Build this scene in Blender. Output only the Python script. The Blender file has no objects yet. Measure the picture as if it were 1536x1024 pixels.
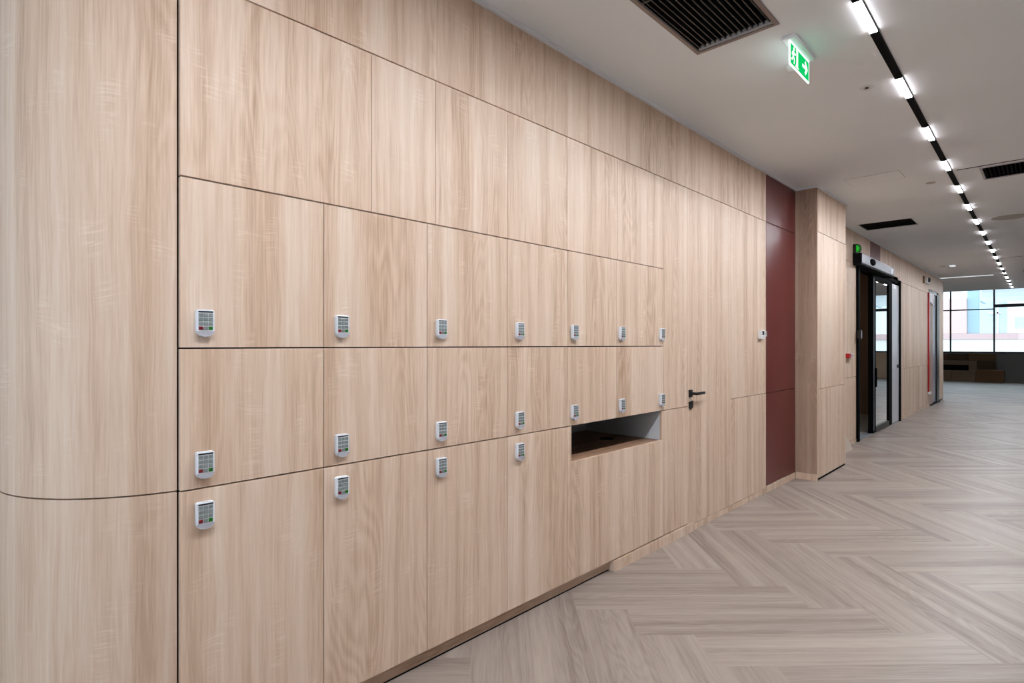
import bpy, bmesh, math, random
from mathutils import Vector, Matrix
random.seed(7)
C = bpy.context.scene.collection
S = bpy.context.scene
H = 1.43                                  # eye height; the wall heights below are measured from the floor

# ------------------------------------------------------------------ materials
def lin(c):
    return tuple(((v/255)/12.92 if v/255 <= .04045 else (((v/255)+.055)/1.055)**2.4) for v in c)
def rgba(c): return (*lin(c), 1)

def new_mat(name):
    m = bpy.data.materials.new(name); m.use_nodes = True
    nt = m.node_tree; nt.nodes.clear()
    out = nt.nodes.new('ShaderNodeOutputMaterial')
    return m, nt, out

class NT:
    def __init__(s, nt): s.nt = nt
    def n(s, t, **kw):
        x = s.nt.nodes.new(t)
        for k, v in kw.items(): setattr(x, k, v)
        return x
    def l(s, a, b): s.nt.links.new(a, b)
    def math(s, op, a, b=None, c=None, clamp=False):
        x = s.n('ShaderNodeMath', operation=op); x.use_clamp = clamp
        for i, v in enumerate((a, b, c)):
            if v is None: continue
            if isinstance(v, (int, float)): x.inputs[i].default_value = v
            else: s.l(v, x.inputs[i])
        return x.outputs[0]
    def comb(s, a, b, c=0.0):
        x = s.n('ShaderNodeCombineXYZ')
        for i, v in enumerate((a, b, c)):
            if isinstance(v, (int, float)): x.inputs[i].default_value = v
            else: s.l(v, x.inputs[i])
        return x.outputs[0]
    def noise(s, vec, scale=1.0, detail=2.0, rough=.5, dist=0.0):
        x = s.n('ShaderNodeTexNoise'); x.inputs['Scale'].default_value = scale
        x.inputs['Detail'].default_value = detail; x.inputs['Roughness'].default_value = rough
        x.inputs['Distortion'].default_value = dist
        s.l(vec, x.inputs['Vector']); return x.outputs['Fac']
    def remap(s, v, a, b, c=0.0, d=1.0):
        x = s.n('ShaderNodeMapRange'); x.clamp = True
        s.l(v, x.inputs['Value'])
        for k, q in zip(('From Min', 'From Max', 'To Min', 'To Max'), (a, b, c, d)): x.inputs[k].default_value = q
        return x.outputs['Result']
    def mix(s, f, a, b, blend='MIX'):
        x = s.n('ShaderNodeMix', data_type='RGBA', blend_type=blend)
        for sock, v in ((x.inputs['Factor'], f), (x.inputs['A'], a), (x.inputs['B'], b)):
            if isinstance(v, (int, float)): sock.default_value = v
            elif isinstance(v, tuple): sock.default_value = v
            else: s.l(v, sock)
        return x.outputs['Result']

def plain(name, col, rough=.5, metal=0.0, spec=.5, mottling=.0, coat=0.0):
    m, nt, out = new_mat(name); N = NT(nt)
    b = N.n('ShaderNodeBsdfPrincipled')
    b.inputs['Roughness'].default_value = rough; b.inputs['Metallic'].default_value = metal
    b.inputs['Specular IOR Level'].default_value = spec
    b.inputs['Coat Weight'].default_value = coat
    if mottling:
        tc = N.n('ShaderNodeTexCoord')
        f = N.noise(tc.outputs['Object'], 1.1, 4, .55)
        f = N.remap(f, .3, .7)
        N.l(N.mix(f, tuple(list(x*(1-mottling) for x in lin(col)))+(1,), tuple(list(min(1, x*(1+mottling)) for x in lin(col)))+(1,)), b.inputs['Base Color'])
    else:
        b.inputs['Base Color'].default_value = rgba(col)
    N.l(b.outputs[0], out.inputs[0]); return m

def emit(name, col, strength):
    m, nt, out = new_mat(name); N = NT(nt)
    e = N.n('ShaderNodeEmission'); e.inputs[0].default_value = rgba(col); e.inputs[1].default_value = strength
    N.l(e.outputs[0], out.inputs[0]); return m

def glass(name, tint=(1, 1, 1, 1), ior=1.5, boost=1.0):
    m, nt, out = new_mat(name); N = NT(nt)
    fr = N.n('ShaderNodeFresnel'); fr.inputs['IOR'].default_value = ior
    g = N.n('ShaderNodeBsdfGlossy'); g.inputs['Roughness'].default_value = .0
    t = N.n('ShaderNodeBsdfTransparent'); t.inputs[0].default_value = tint
    mx = N.n('ShaderNodeMixShader')
    N.l(N.math('MULTIPLY', fr.outputs[0], boost, clamp=True), mx.inputs[0]); N.l(t.outputs[0], mx.inputs[1]); N.l(g.outputs[0], mx.inputs[2])
    N.l(mx.outputs[0], out.inputs[0]); return m

def wood(name, light, mid, dark, rough=.45, spec=.4, plank=False, fleck=.5, ring=.35, contrast=1.0):
    """oak decor; UV in metres, u across the grain, v along it"""
    m, nt, out = new_mat(name); N = NT(nt)
    uv = N.n('ShaderNodeUVMap'); uv.uv_map = 'UVMap'
    sp = N.n('ShaderNodeSeparateXYZ'); N.l(uv.outputs[0], sp.inputs[0])
    u, v = sp.outputs[0], sp.outputs[1]
    w1 = N.noise(N.comb(N.math('MULTIPLY', u, 3.0), N.math('MULTIPLY', v, .9)), 1, 3, .5)
    uw = N.math('ADD', u, N.math('MULTIPLY', N.math('SUBTRACT', w1, .5), .05))
    # broad boards-like bands, narrow streaks, fibres
    band = N.remap(N.noise(N.comb(N.math('MULTIPLY', uw, 9.0), N.math('MULTIPLY', v, .22)), 1, 3, .6), .32, .68)
    streak = N.remap(N.noise(N.comb(N.math('MULTIPLY', uw, 42.0), N.math('MULTIPLY', v, .8)), 1, 3, .6), .3, .7)
    fibre = N.remap(N.noise(N.comb(N.math('MULTIPLY', uw, 170.0), N.math('MULTIPLY', v, 5.0)), 1, 3, .6), .3, .72)
    # growth rings: contour lines of a stretched noise
    rn = N.noise(N.comb(N.math('MULTIPLY', u, 5.0), N.math('MULTIPLY', v, .75)), 1, 2, .45)
    rings = N.math('SINE', N.math('MULTIPLY', rn, 130.0))
    rmask = N.remap(N.noise(N.comb(N.math('MULTIPLY', u, 4.0), N.math('MULTIPLY', v, .7), 4.3), 1, 1, .5), .48, .66)
    rings = N.math('MULTIPLY', N.remap(rings, -1, 1), rmask)
    # pale medullary flecks across the grain
    fm = N.remap(N.noise(N.comb(N.math('MULTIPLY', u, 9.0), N.math('MULTIPLY', v, 4.5), 9.1), 1, 2, .5), .57, .70)
    fl = N.remap(N.noise(N.comb(N.math('MULTIPLY', u, 12.0), N.math('MULTIPLY', N.math('ADD', v, N.math('MULTIPLY', w1, .10)), 150.0), 2.7), 1, 1, .5), .50, .64)
    fleckv = N.math('MULTIPLY', fm, fl)
    f = N.math('ADD', N.math('MULTIPLY', band, .55), N.math('MULTIPLY', streak, .30))
    f = N.math('ADD', f, N.math('MULTIPLY', fibre, .34))
    f = N.math('ADD', f, N.math('MULTIPLY', rings, ring))
    f = N.math('ADD', N.math('MULTIPLY', N.math('SUBTRACT', f, .60), contrast), .5)
    if plank:
        at = N.n('ShaderNodeAttribute'); at.attribute_name = 'pv'
        f = N.math('ADD', f, N.math('MULTIPLY', at.outputs['Fac'], .2))
    f = N.math('SUBTRACT', f, N.math('MULTIPLY', fleckv, fleck), clamp=True)
    cr = N.n('ShaderNodeValToRGB'); el = cr.color_ramp.elements
    el[0].position = 0; el[0].color = rgba(light); el[1].position = 1; el[1].color = rgba(dark)
    e = el.new(.5); e.color = rgba(mid)
    N.l(f, cr.inputs[0])
    b = N.n('ShaderNodeBsdfPrincipled'); N.l(cr.outputs[0], b.inputs['Base Color'])
    b.inputs['Specular IOR Level'].default_value = spec
    N.l(N.remap(f, 0, 1, rough-.04, rough+.08), b.inputs['Roughness'])
    bp = N.n('ShaderNodeBump'); bp.inputs['Strength'].default_value = .08; bp.inputs['Distance'].default_value = .001
    N.l(fibre, bp.inputs['Height']); N.l(bp.outputs[0], b.inputs['Normal'])
    N.l(b.outputs[0], out.inputs[0]); return m

M = {}
M['oak'] = wood('oak decor', (232, 214, 197), (216, 190, 167), (181, 149, 122), fleck=.22, ring=.2, contrast=1.0)
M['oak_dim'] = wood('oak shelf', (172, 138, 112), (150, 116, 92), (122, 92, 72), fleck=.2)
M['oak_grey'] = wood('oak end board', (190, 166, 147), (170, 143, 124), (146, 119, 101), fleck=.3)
M['floor'] = wood('grey oak planks', (164, 151, 141), (147, 134, 125), (120, 107, 100), rough=.42, spec=.35, plank=True, fleck=.0, ring=.16, contrast=1.15)
M['maroon'] = plain('maroon laminate', (98, 35, 33), rough=.32, spec=.45)
M['ceiling'] = plain('ceiling paint', (233, 239, 244), rough=.9, spec=.2, mottling=.015)
M['white'] = plain('white paint', (222, 222, 222), rough=.55)
M['offwhite'] = plain('off white wall', (214, 210, 204), rough=.8, spec=.2)
M['trim'] = plain('pale aluminium trim', (235, 238, 242), rough=.45, spec=.4)
M['black'] = plain('black metal', (16, 16, 18), rough=.38)
M['doorblack'] = plain('black door frame', (9, 9, 10), rough=.7, spec=.03)
M['rail'] = plain('dark grey door rail', (66, 63, 61), rough=.5, spec=.2)
M['blackmat'] = plain('matt black', (9, 9, 10), rough=.8, spec=.2)
M['void'] = plain('dark board', (40, 32, 27), rough=.9, spec=.1)
M['track'] = plain('black track', (12, 12, 13), rough=.7, spec=.1)
M['ventframe'] = plain('taupe grille frame', (140, 126, 120), rough=.5)
M['ventpale'] = plain('pale grille frame', (176, 176, 178), rough=.5)
M['blade'] = plain('dark grille blade', (34, 33, 34), rough=.35, spec=.5)
M['silver'] = plain('silver plastic', (226, 232, 240), rough=.32, spec=.6)
M['chin'] = plain('grey lock chin', (178, 180, 190), rough=.4)
M['keybed'] = plain('grey key bed', (192, 198, 200), rough=.3)
M['keyslot'] = plain('dark slot', (34, 38, 40), rough=.4)
M['key'] = plain('grey key', (132, 141, 143), rough=.25, spec=.6)
M['red'] = plain('red key', (120, 20, 34), rough=.3)
M['green'] = plain('green key', (18, 104, 26), rough=.3)
M['nichewhite'] = plain('white board', (206, 211, 216), rough=.6)
M['glass'] = glass('clear glass', (.93, .96, .95, 1), 1.5)
M['doorglass'] = glass('door glass', (.6, .62, .62, 1), 1.75, 2.3)
M['operator'] = plain('grey anodised cover', (150, 156, 164), rough=.4, metal=.3)
M['greypanel'] = plain('pale grey panel', (196, 198, 206), rough=.35)
M['innerwall'] = plain('beige inner wall', (150, 122, 100), rough=.8)
M['innerfloor'] = plain('pale screed', (190, 190, 186), rough=.6)
M['redpaint'] = plain('red paint', (176, 22, 26), rough=.35)
M['paper'] = plain('white paper', (236, 238, 240), rough=.8)
M['bluegrey'] = plain('blue grey leaf', (150, 154, 170), rough=.3)
M['block_brown'] = plain('brown seating board', (112, 82, 54), rough=.7, spec=.25, mottling=.08)
M['block_mid'] = plain('taupe seating board', (128, 106, 86), rough=.7, spec=.25, mottling=.08)
M['block_dark'] = plain('dark brown seating board', (78, 58, 40), rough=.7, spec=.25, mottling=.08)
M['block_red'] = plain('reddish brown seating board', (110, 72, 60), rough=.7, spec=.25)
M['block_tan'] = plain('tan seating board', (226, 200, 172), rough=.7, spec=.25, mottling=.05)
M['sillgrey'] = plain('grey sill cladding', (118, 116, 112), rough=.6)
M['mullion'] = plain('dark window frame', (46, 48, 56), rough=.4)
M['led'] = emit('led diffuser', (246, 249, 255), 240.0)
M['lededge'] = emit('led edge lens', (255, 248, 252), 8.0)
M['ledfar'] = emit('led diffuser farther run', (246, 249, 255), 150.0)
M['leddim'] = emit('dim led diffuser', (255, 250, 245), .5)
M['faintglow'] = emit('faint spot and streak glow', (245, 250, 255), .28)  # faint emission shared by a ceiling spot and the imitated glare streak
M['signgreen'] = emit('lit green sign face', (18, 214, 110), .36)
M['signwhite'] = emit('lit white sign legend', (240, 255, 250), .6)
M['signedge'] = emit('lit acrylic sheet', (225, 255, 245), .75)
M['greenlamp'] = emit('green lamp glow', (60, 200, 70), .3)
M['brick'] = plain('pale brick', (236, 198, 192), rough=.9)
M['render'] = plain('white render', (248, 247, 243), rough=.9)
M['bluepane'] = plain('blue grey facade panel', (168, 195, 210), rough=.4)
M['palepane'] = plain('pale facade glazing', (206, 220, 226), rough=.3)
M['band'] = plain('dusty red cornice', (214, 184, 184), rough=.9)
M['canopy'] = plain('pale canopy sheet', (222, 228, 230), rough=.4)
M['street'] = plain('street paving', (150, 150, 150), rough=.9)

# ------------------------------------------------------------------ mesh helpers
class MB:
    def __init__(s, o=(0, 0, 0), grain='z'):
        s.bm = bmesh.new(); s.o = Vector(o); s.uv = s.bm.loops.layers.uv.new('UVMap'); s.grain = grain
        s.off = (random.uniform(-40, 40), random.uniform(-40, 40)); s.mats = []; s.cur = 0
    def mat(s, m):
        if m not in s.mats: s.mats.append(m)
        s.cur = s.mats.index(m); return s
    def _uv(s, faces, grain=None):
        g = grain or s.grain
        for f in faces:
            f.material_index = s.cur
            n = f.normal; a = max(range(3), key=lambda i: abs(n[i]))
            gi = 'xyz'.index(g)
            rest = [i for i in range(3) if i != a]
            if gi in rest: vi = gi; ui = [i for i in rest if i != gi][0]
            else: ui, vi = rest
            for lp in f.loops:
                co = lp.vert.co + s.o
                lp[s.uv].uv = (co[ui] + s.off[0], co[vi] + s.off[1])
    def poly(s, vs, faces, grain=None):
        bv = [s.bm.verts.new(Vector(v) - s.o) for v in vs]
        fs = [s.bm.faces.new([bv[i] for i in f]) for f in faces]
        s.bm.normal_update(); s._uv(fs, grain); return s
    def box(s, x0, x1, y0, y1, z0, z1, bevel=0, grain=None, seg=2):
        vs = [(x, y, z) for x in (x0, x1) for y in (y0, y1) for z in (z0, z1)]
        fc = [(0, 1, 3, 2), (4, 6, 7, 5), (0, 4, 5, 1), (2, 3, 7, 6), (0, 2, 6, 4), (1, 5, 7, 3)]
        bv = [s.bm.verts.new(Vector(v) - s.o) for v in vs]
        fs = [s.bm.faces.new([bv[i] for i in f]) for f in fc]
        if bevel:
            before = set(s.bm.faces) - set(fs)
            ed = list({e for f in fs for e in f.edges})
            bmesh.ops.bevel(s.bm, geom=ed, offset=bevel, segments=seg, affect='EDGES', profile=.5)
            fs = [f for f in s.bm.faces if f not in before]
        s.bm.normal_update(); s._uv(fs, grain); return s
    def prism(s, pts, axis, a0, a1, bevel=0, grain=None):
        """pts: closed 2-D outline in the two other axes; extruded along axis from a0 to a1"""
        ax = 'xyz'.index(axis); oth = [i for i in range(3) if i != ax]
        def P(p, a):
            v = [0, 0, 0]; v[oth[0]], v[oth[1]] = p; v[ax] = a; return Vector(v) - s.o
        A = [s.bm.verts.new(P(p, a0)) for p in pts]; B = [s.bm.verts.new(P(p, a1)) for p in pts]
        n = len(pts); fs = [s.bm.faces.new(A), s.bm.faces.new(B[::-1])]
        for i in range(n): fs.append(s.bm.faces.new([A[i], A[(i+1) % n], B[(i+1) % n], B[i]]))
        bmesh.ops.recalc_face_normals(s.bm, faces=fs)
        if bevel:
            before = set(s.bm.faces) - set(fs)
            bmesh.ops.bevel(s.bm, geom=list(set(fs[1].edges) | set(fs[0].edges)), offset=bevel, segments=2, affect='EDGES', profile=.5)
            fs = [f for f in s.bm.faces if f not in before]
        s.bm.normal_update(); s._uv(fs, grain); return s
    def cyl(s, c, axis, r, a0, a1, n=24, r2=None):
        ax = 'xyz'.index(axis); oth = [i for i in range(3) if i != ax]
        def P(t, rr, a):
            v = list(c); v[ax] = a; v[oth[0]] += rr*math.cos(t); v[oth[1]] += rr*math.sin(t); return Vector(v) - s.o
        T = [2*math.pi*i/n for i in range(n)]; r2 = r if r2 is None else r2
        A = [s.bm.verts.new(P(t, r, a0)) for t in T]; B = [s.bm.verts.new(P(t, r2, a1)) for t in T]
        fs = [s.bm.faces.new(A), s.bm.faces.new(B[::-1])]
        for i in range(n): fs.append(s.bm.faces.new([A[i], A[(i+1) % n], B[(i+1) % n], B[i]]))
        bmesh.ops.recalc_face_normals(s.bm, faces=fs); s.bm.normal_update(); s._uv(fs); return s
    def lathe(s, c, prof, n=28, axis='z', half=False):
        """prof: list of (radius, offset along axis); closed where the radius is 0"""
        ax = 'xyz'.index(axis); oth = [i for i in range(3) if i != ax]
        rings = []
        for r, a in prof:
            ring = []
            for i in range(n):
                t = 2*math.pi*i/n; v = list(c); v[ax] += a; v[oth[0]] += r*math.cos(t); v[oth[1]] += r*math.sin(t)
                ring.append(s.bm.verts.new(Vector(v) - s.o))
            rings.append(ring)
        fs = []
        for a, b in zip(rings, rings[1:]):
            for i in range(n): fs.append(s.bm.faces.new([a[i], a[(i+1) % n], b[(i+1) % n], b[i]]))
        fs.append(s.bm.faces.new(rings[0])); fs.append(s.bm.faces.new(rings[-1][::-1]))
        bmesh.ops.recalc_face_normals(s.bm, faces=fs); s.bm.normal_update(); s._uv(fs); return s
    def mesh(s, name, mat):
        me = bpy.data.meshes.new(name); s.bm.to_mesh(me); s.bm.free()
        for m in (s.mats or [mat]): me.materials.append(m)
        return me
    def build(s, name, mat=None, parent=None, smooth=False):
        me = s.mesh(name, mat)
        o = bpy.data.objects.new(name, me); C.objects.link(o)
        if smooth:
            for p in me.polygons: p.use_smooth = True
            try: me.set_sharp_from_angle(angle=math.radians(35))
            except Exception: pass
        if parent: o.parent = parent
        else: o.location = s.o
        return o

def tag(o, label=None, cat=None, group=None, kind=None):
    if label: o['label'] = label
    if cat: o['category'] = cat
    if group: o['group'] = group
    if kind: o['kind'] = kind
    return o
def thing(name, loc, label, cat, group=None, kind=None):
    o = bpy.data.objects.new(name, None); C.objects.link(o); o.location = loc; o.empty_display_size = .1
    return tag(o, label, cat, group, kind)
def structure(name, loc=(0, 0, 0), label=None, cat=None):
    return thing(name, loc, label, cat, kind='structure')
def part(name, o, mat, parent, *boxes, bevel=0, grain='z', smooth=False, label=None):
    """one mesh of boxes given in world metres, parented to the thing at o"""
    b = MB(o, grain)
    for q in boxes: b.box(*q, bevel=bevel)
    ob = b.build(name, mat, parent, smooth)
    if label: ob['label'] = label
    return ob
def plate(b, x0, x1, y0, y1, z0, z1, holes):
    """a slab with rectangular holes (x0,x1,y0,y1)"""
    xs = sorted({x0, x1, *[h[0] for h in holes], *[h[1] for h in holes]}); ys = sorted({y0, y1, *[h[2] for h in holes], *[h[3] for h in holes]})
    xs = [x for x in xs if x0 <= x <= x1]; ys = [y for y in ys if y0 <= y <= y1]
    solid = {}
    for i in range(len(xs)-1):
        for j in range(len(ys)-1):
            cx, cy = (xs[i]+xs[i+1])/2, (ys[j]+ys[j+1])/2
            solid[i, j] = not any(h[0] < cx < h[1] and h[2] < cy < h[3] for h in holes)
    V = {}
    def v(i, j, z):
        k = (i, j, z)
        if k not in V: V[k] = b.bm.verts.new(Vector((xs[i], ys[j], z)) - b.o)
        return V[k]
    fs = []
    for (i, j), ok in solid.items():
        if not ok: continue
        fs.append(b.bm.faces.new([v(i, j, z0), v(i, j+1, z0), v(i+1, j+1, z0), v(i+1, j, z0)]))
        fs.append(b.bm.faces.new([v(i, j, z1), v(i+1, j, z1), v(i+1, j+1, z1), v(i, j+1, z1)]))
        for di, dj, a, c in ((-1, 0, (i, j), (i, j+1)), (1, 0, (i+1, j+1), (i+1, j)), (0, -1, (i+1, j), (i, j)), (0, 1, (i, j+1), (i+1, j+1))):
            if not solid.get((i+di, j+dj), False):
                fs.append(b.bm.faces.new([v(*a, z0), v(*a, z1), v(*c, z1), v(*c, z0)]))
    bmesh.ops.recalc_face_normals(b.bm, faces=fs); b.bm.normal_update(); b._uv(fs)
    return b

# ------------------------------------------------------------------ camera
F = 845.0
yaw = math.atan2(1582-768, F)
cd = bpy.data.cameras.new('camera'); cam = bpy.data.objects.new('camera', cd); C.objects.link(cam)
cam.location = (0, 0, H); cam.rotation_euler = (math.pi/2, 0, yaw-math.pi/2)
cd.sensor_width = 36; cd.lens = 36*F/1536; cd.shift_y = 4.5/1536; cd.clip_end = 300; cd.clip_start = .05
S.camera = cam

# ------------------------------------------------------------------ levels and seams of the locker wall (front face y = 2.0)
Y = 2.0; T = .018
ZC, ZA, ZM, ZB, ZE = 2.613, 1.967, 1.418, .962, .074      # grooves from the top down
ZT, ZCEIL = 3.068, 3.09
G = .0025                                                  # half a horizontal groove
SEAM = [.555, 1.045, 1.535, 2.042, 2.531, 3.031, 3.627]
W2 = 2.10                                                  # face of the wall beyond the pier
X0, X1, YR, YB = -4.5, 29.3, -5.0, 6.0

# ------------------------------------------------------------------ floor: herringbone planks
def herringbone():
    L, w = 1.27, .272
    bm = bmesh.new(); uv = bm.loops.layers.uv.new('UVMap'); pv = bm.faces.layers.float.new('pv')
    h = Vector((1, -1)).normalized(); v = Vector((-1, -1)).normalized()
    tip = Vector((3.327, .574))                            # the corner (L, w) of plank zero
    base = tip - h*L - v*w
    rr = random.Random(3)
    def plank(p, a, b, la, lb):
        c = p + a*la*.5 + b*lb*.5
        if not (X0-2 < c.x < X1+2 and YR-2 < c.y < YB+2): return
        q = [p, p+a*la, p+a*la+b*lb, p+b*lb]
        f = bm.faces.new([bm.verts.new((t.x, t.y, 0)) for t in q])
        ou, ov = rr.uniform(-60, 60), rr.uniform(-60, 60)
        f[pv] = rr.uniform(-.5, .5)
        if la > lb: uvs = [(0, 0), (0, la), (lb, la), (lb, 0)]
        else: uvs = [(0, 0), (la, 0), (la, lb), (0, lb)]
        for lp, t in zip(f.loops, uvs): lp[uv].uv = (t[0]+ou, t[1]+ov)
        f.normal_update()
        if f.normal.z < 0: f.normal_flip()
    for col in range(-14, 22):
        for k in range(-50, 50):
            p = base + (h-v)*(L*col) + (h+v)*(w*k)
            plank(p, h, v, L, w)
            plank(p + h*L + v*(w-L), h, v, w, L)
    for co, no in (((X0, 0, 0), (-1, 0, 0)), ((X1, 0, 0), (1, 0, 0)), ((0, YR, 0), (0, -1, 0)), ((0, YB, 0), (0, 1, 0))):
        bmesh.ops.bisect_plane(bm, geom=bm.verts[:]+bm.edges[:]+bm.faces[:], plane_co=co, plane_no=no, clear_outer=True)
    me = bpy.data.meshes.new('floor'); bm.to_mesh(me); bm.free(); me.materials.append(M['floor'])
    o = bpy.data.objects.new('floor', me); C.objects.link(o); return o
tag(herringbone(), 'grey oak plank floor laid in herringbone', 'floor', kind='structure')
tag(MB().box(X0-.3, X1+.3, YR-.3, YB+.3, -.3, -.012).build('floor_screed', M['void']), kind='structure')

# ------------------------------------------------------------------ ceiling
V1 = (1.80, 3.035, 1.045, 1.450); V2 = (8.95, 9.47, 1.36, 1.96); V3 = (6.885, 7.365, -.12, .495); V4 = (16.9, 17.4, -.1, .50)
b = MB()
plate(b, X0, 22.4, YR, YB, ZCEIL, ZCEIL+.12, [V1, V2, V3, V4])
tag(b.build('ceiling', M['ceiling']), 'pale grey painted ceiling', 'ceiling', kind='structure')
b = MB(); b.box(22.4, X1, YR, YB, 4.1, 4.2); b.box(22.4, 22.5, YR, YB, ZCEIL+.121, 4.099)
tag(b.build('ceiling_window_bay', M['ceiling']), kind='structure')

# joints in the ceiling
for nm, x, y1 in (('trim_1', 6.80, .672), ('trim_2', 14.27, .74)):
    tag(MB().box(x-.008, x+.008, -4.99, y1, ZCEIL-.003, ZCEIL-.0005).build(nm, M['blackmat']), 'thin black ceiling joint', kind='structure')

# ------------------------------------------------------------------ shell: outer walls
tag(MB().box(X0, X1, YR-.2, YR, 0, 4.2).build('wall_right', M['offwhite']), 'plain wall opposite the lockers', 'wall', kind='structure')
tag(MB().box(X0, X1, YB, YB+.2, 0, 4.2).build('wall_rear', M['offwhite']), kind='structure')
b = MB(); yy0, yy1 = -.4, 5.4
b.box(X0-.2, X0, YR, YB, 0, .45); b.box(X0-.2, X0, YR, YB, 2.9, 3.2); b.box(X0-.2, X0, YR, yy0, .45, 2.9); b.box(X0-.2, X0, yy1, YB, .45, 2.9)
tag(b.build('wall_back', M['offwhite']), kind='structure')
b = MB()
for y in [yy0+i*(yy1-yy0)/6 for i in range(7)]: b.box(X0-.12, X0-.06, y-.03, y+.03, .45, 2.9)
tag(b.build('window_6', M['mullion']), kind='structure')

# ------------------------------------------------------------------ wall_left behind the joinery
wl = structure('wall_left', (0, Y, 0), 'oak clad wall with lockers, door and maroon strip', 'wall')
oL = (0, Y, 0)
b = MB(oL); b.mat(M['void'])
b.box(.60, 3.64, 2.74, 2.82, 0, ZC)                        # behind lockers, cupboards and shelf unit
b.box(.60, 6.45, Y+T+.002, 2.82, ZC+.002, ZT)
b.box(3.645, 3.985, Y+T+.002, 2.82, .075, ZC)
b.box(4.79, 6.45, Y+T+.002, 2.82, 0, ZC)
b.box(3.985, 4.79, 2.2, 2.82, 0, ZC)
b.build('wall_core', None, wl)
def clad(name, x0, x1, z0, z1, mat='oak', y=Y, parent=wl, o=oL, label=None, g=.0012, gz=G):
    p = part(name, o, M[mat], parent, (x0+g, x1-g, y, y+T, z0+gz, z1-gz), bevel=.0008)
    if label: p['label'] = label
    return p
# frieze above the top groove
fx = [.555, 1.59, 2.531, 3.53, 4.58, 5.598]
for i in range(5): clad('frieze_panel', fx[i], fx[i+1], ZC, ZT+G, g=.0005)
clad('cladding_panel', 3.627, 3.988, ZB, ZC)
clad('cladding_panel', 4.780, 5.598, ZB, ZC)
clad('cladding_panel', 4.780, 5.598, .052, ZB)
clad('cladding_panel', 3.62, 3.988, ZE, ZB, g=.0006)
for z0, z1 in ((.070, ZB), (ZB, ZC), (ZC, ZT+G)):
    clad('maroon_panel', 5.600, 6.447, z0, z1, 'maroon', label='maroon laminate panel')

# skirtings
bs = structure('baseboard_left', (0, Y, 0), 'oak skirting under the lockers', 'skirting')
part('recessed_plinth', oL, M['oak'], bs, (.57, 2.996, 2.032, 2.05, .010, .078), grain='x')
part('floor_gap', oL, M['blackmat'], bs, (.57, 2.996, 2.036, 2.05, .0, .010))
part('flush_plinth', oL, M['oak'], bs, (2.998, 3.987, Y-.006, Y+T+.03, .0, .067), (3.987, 4.094, Y-.006, Y-.0008, .0, .067), grain='z')
part('skirting_board', oL, M['oak'], bs, (4.097, 5.598, Y+.001, Y+.02, .0, .049), (5.599, 6.44, Y-.003, Y+.02, .0, .066), grain='z', bevel=.0008)

# ceiling edge trim
tr = structure('trim_3', (0, Y, 0), 'pale trim along the wall top', 'trim')
part('trim_profile', oL, M['trim'], tr, (.56, 6.448, Y-.016, Y+.03, ZT+.001, ZCEIL-.001))

# ------------------------------------------------------------------ curved corner
cx, cy, R = .621, 2.477, .464
def curved(name, z0, z1, parent, o, mat):
    b = MB(o); bm = b.bm; b.off = (3.3, 11.7)
    a0 = math.atan2(2.0135-cy, .5525-cx); n = 40
    path = []                                             # (outer point, inner point, arc length)
    sacc = 0; a1 = -math.pi
    for i in range(n+1):
        a = a0 + (a1-a0)*i/n if a0 < 0 else a0
        path.append(((cx+R*math.cos(a), cy+R*math.sin(a)), (cx+(R-T)*math.cos(a), cy+(R-T)*math.sin(a)), R*(a0-a)))
    xe = cx-R; last = path[-1][2]
    for y in (2.9, 3.6, 4.4, 5.2, 5.98): path.append(((xe, y), (xe+T, y), last + y-cy))
    rows = []
    for po, pi, s_ in path:
        rows.append([bm.verts.new(Vector((*po, z0))-b.o), bm.verts.new(Vector((*po, z1))-b.o), bm.verts.new(Vector((*pi, z1))-b.o), bm.verts.new(Vector((*pi, z0))-b.o), s_])
    for A, B in zip(rows, rows[1:]):
        for i in range(4):
            j = (i+1) % 4
            f = bm.faces.new([A[i], A[j], B[j], B[i]])
            for lp in f.loops:
                r_ = A if lp.vert in A[:4] else B
                lp[b.uv].uv = (r_[4]+b.off[0], lp.vert.co.z+b.o.z+b.off[1])
            f.smooth = i in (0, 2)
    for Rw, rev in ((rows[0], False), (rows[-1], True)):
        f = bm.faces.new(Rw[:4][::-1] if not rev else Rw[:4])
        for lp in f.loops: lp[b.uv].uv = (b.off[0], lp.vert.co.z+b.off[1])
    bmesh.ops.recalc_face_normals(bm, faces=bm.faces[:])
    return b.build(name, mat, parent, smooth=True)
wc = structure('wall_corner', (cx, cy, 0), 'rounded oak clad corner beside the lockers', 'wall')
oC = (cx, cy, 0)
curved('curved_panel', .004, ZB-G, wc, oC, M['oak']); curved('curved_panel', ZB+G, ZCEIL-.001, wc, oC, M['oak'])
b = MB(oC); b.mat(M['void'])
b.box(cx-R+T+.01, .585, 2.50, 5.97, .002, ZT)
b.prism([(cx+(R-T-.006)*math.cos(math.pi+i*math.pi/2/16*.9), cy+(R-T-.006)*math.sin(math.pi+i*math.pi/2/16*.9)) for i in range(17)] + [(.55, cy)], 'z', .002, ZT)
b.build('corner_core', None, wc)

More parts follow.
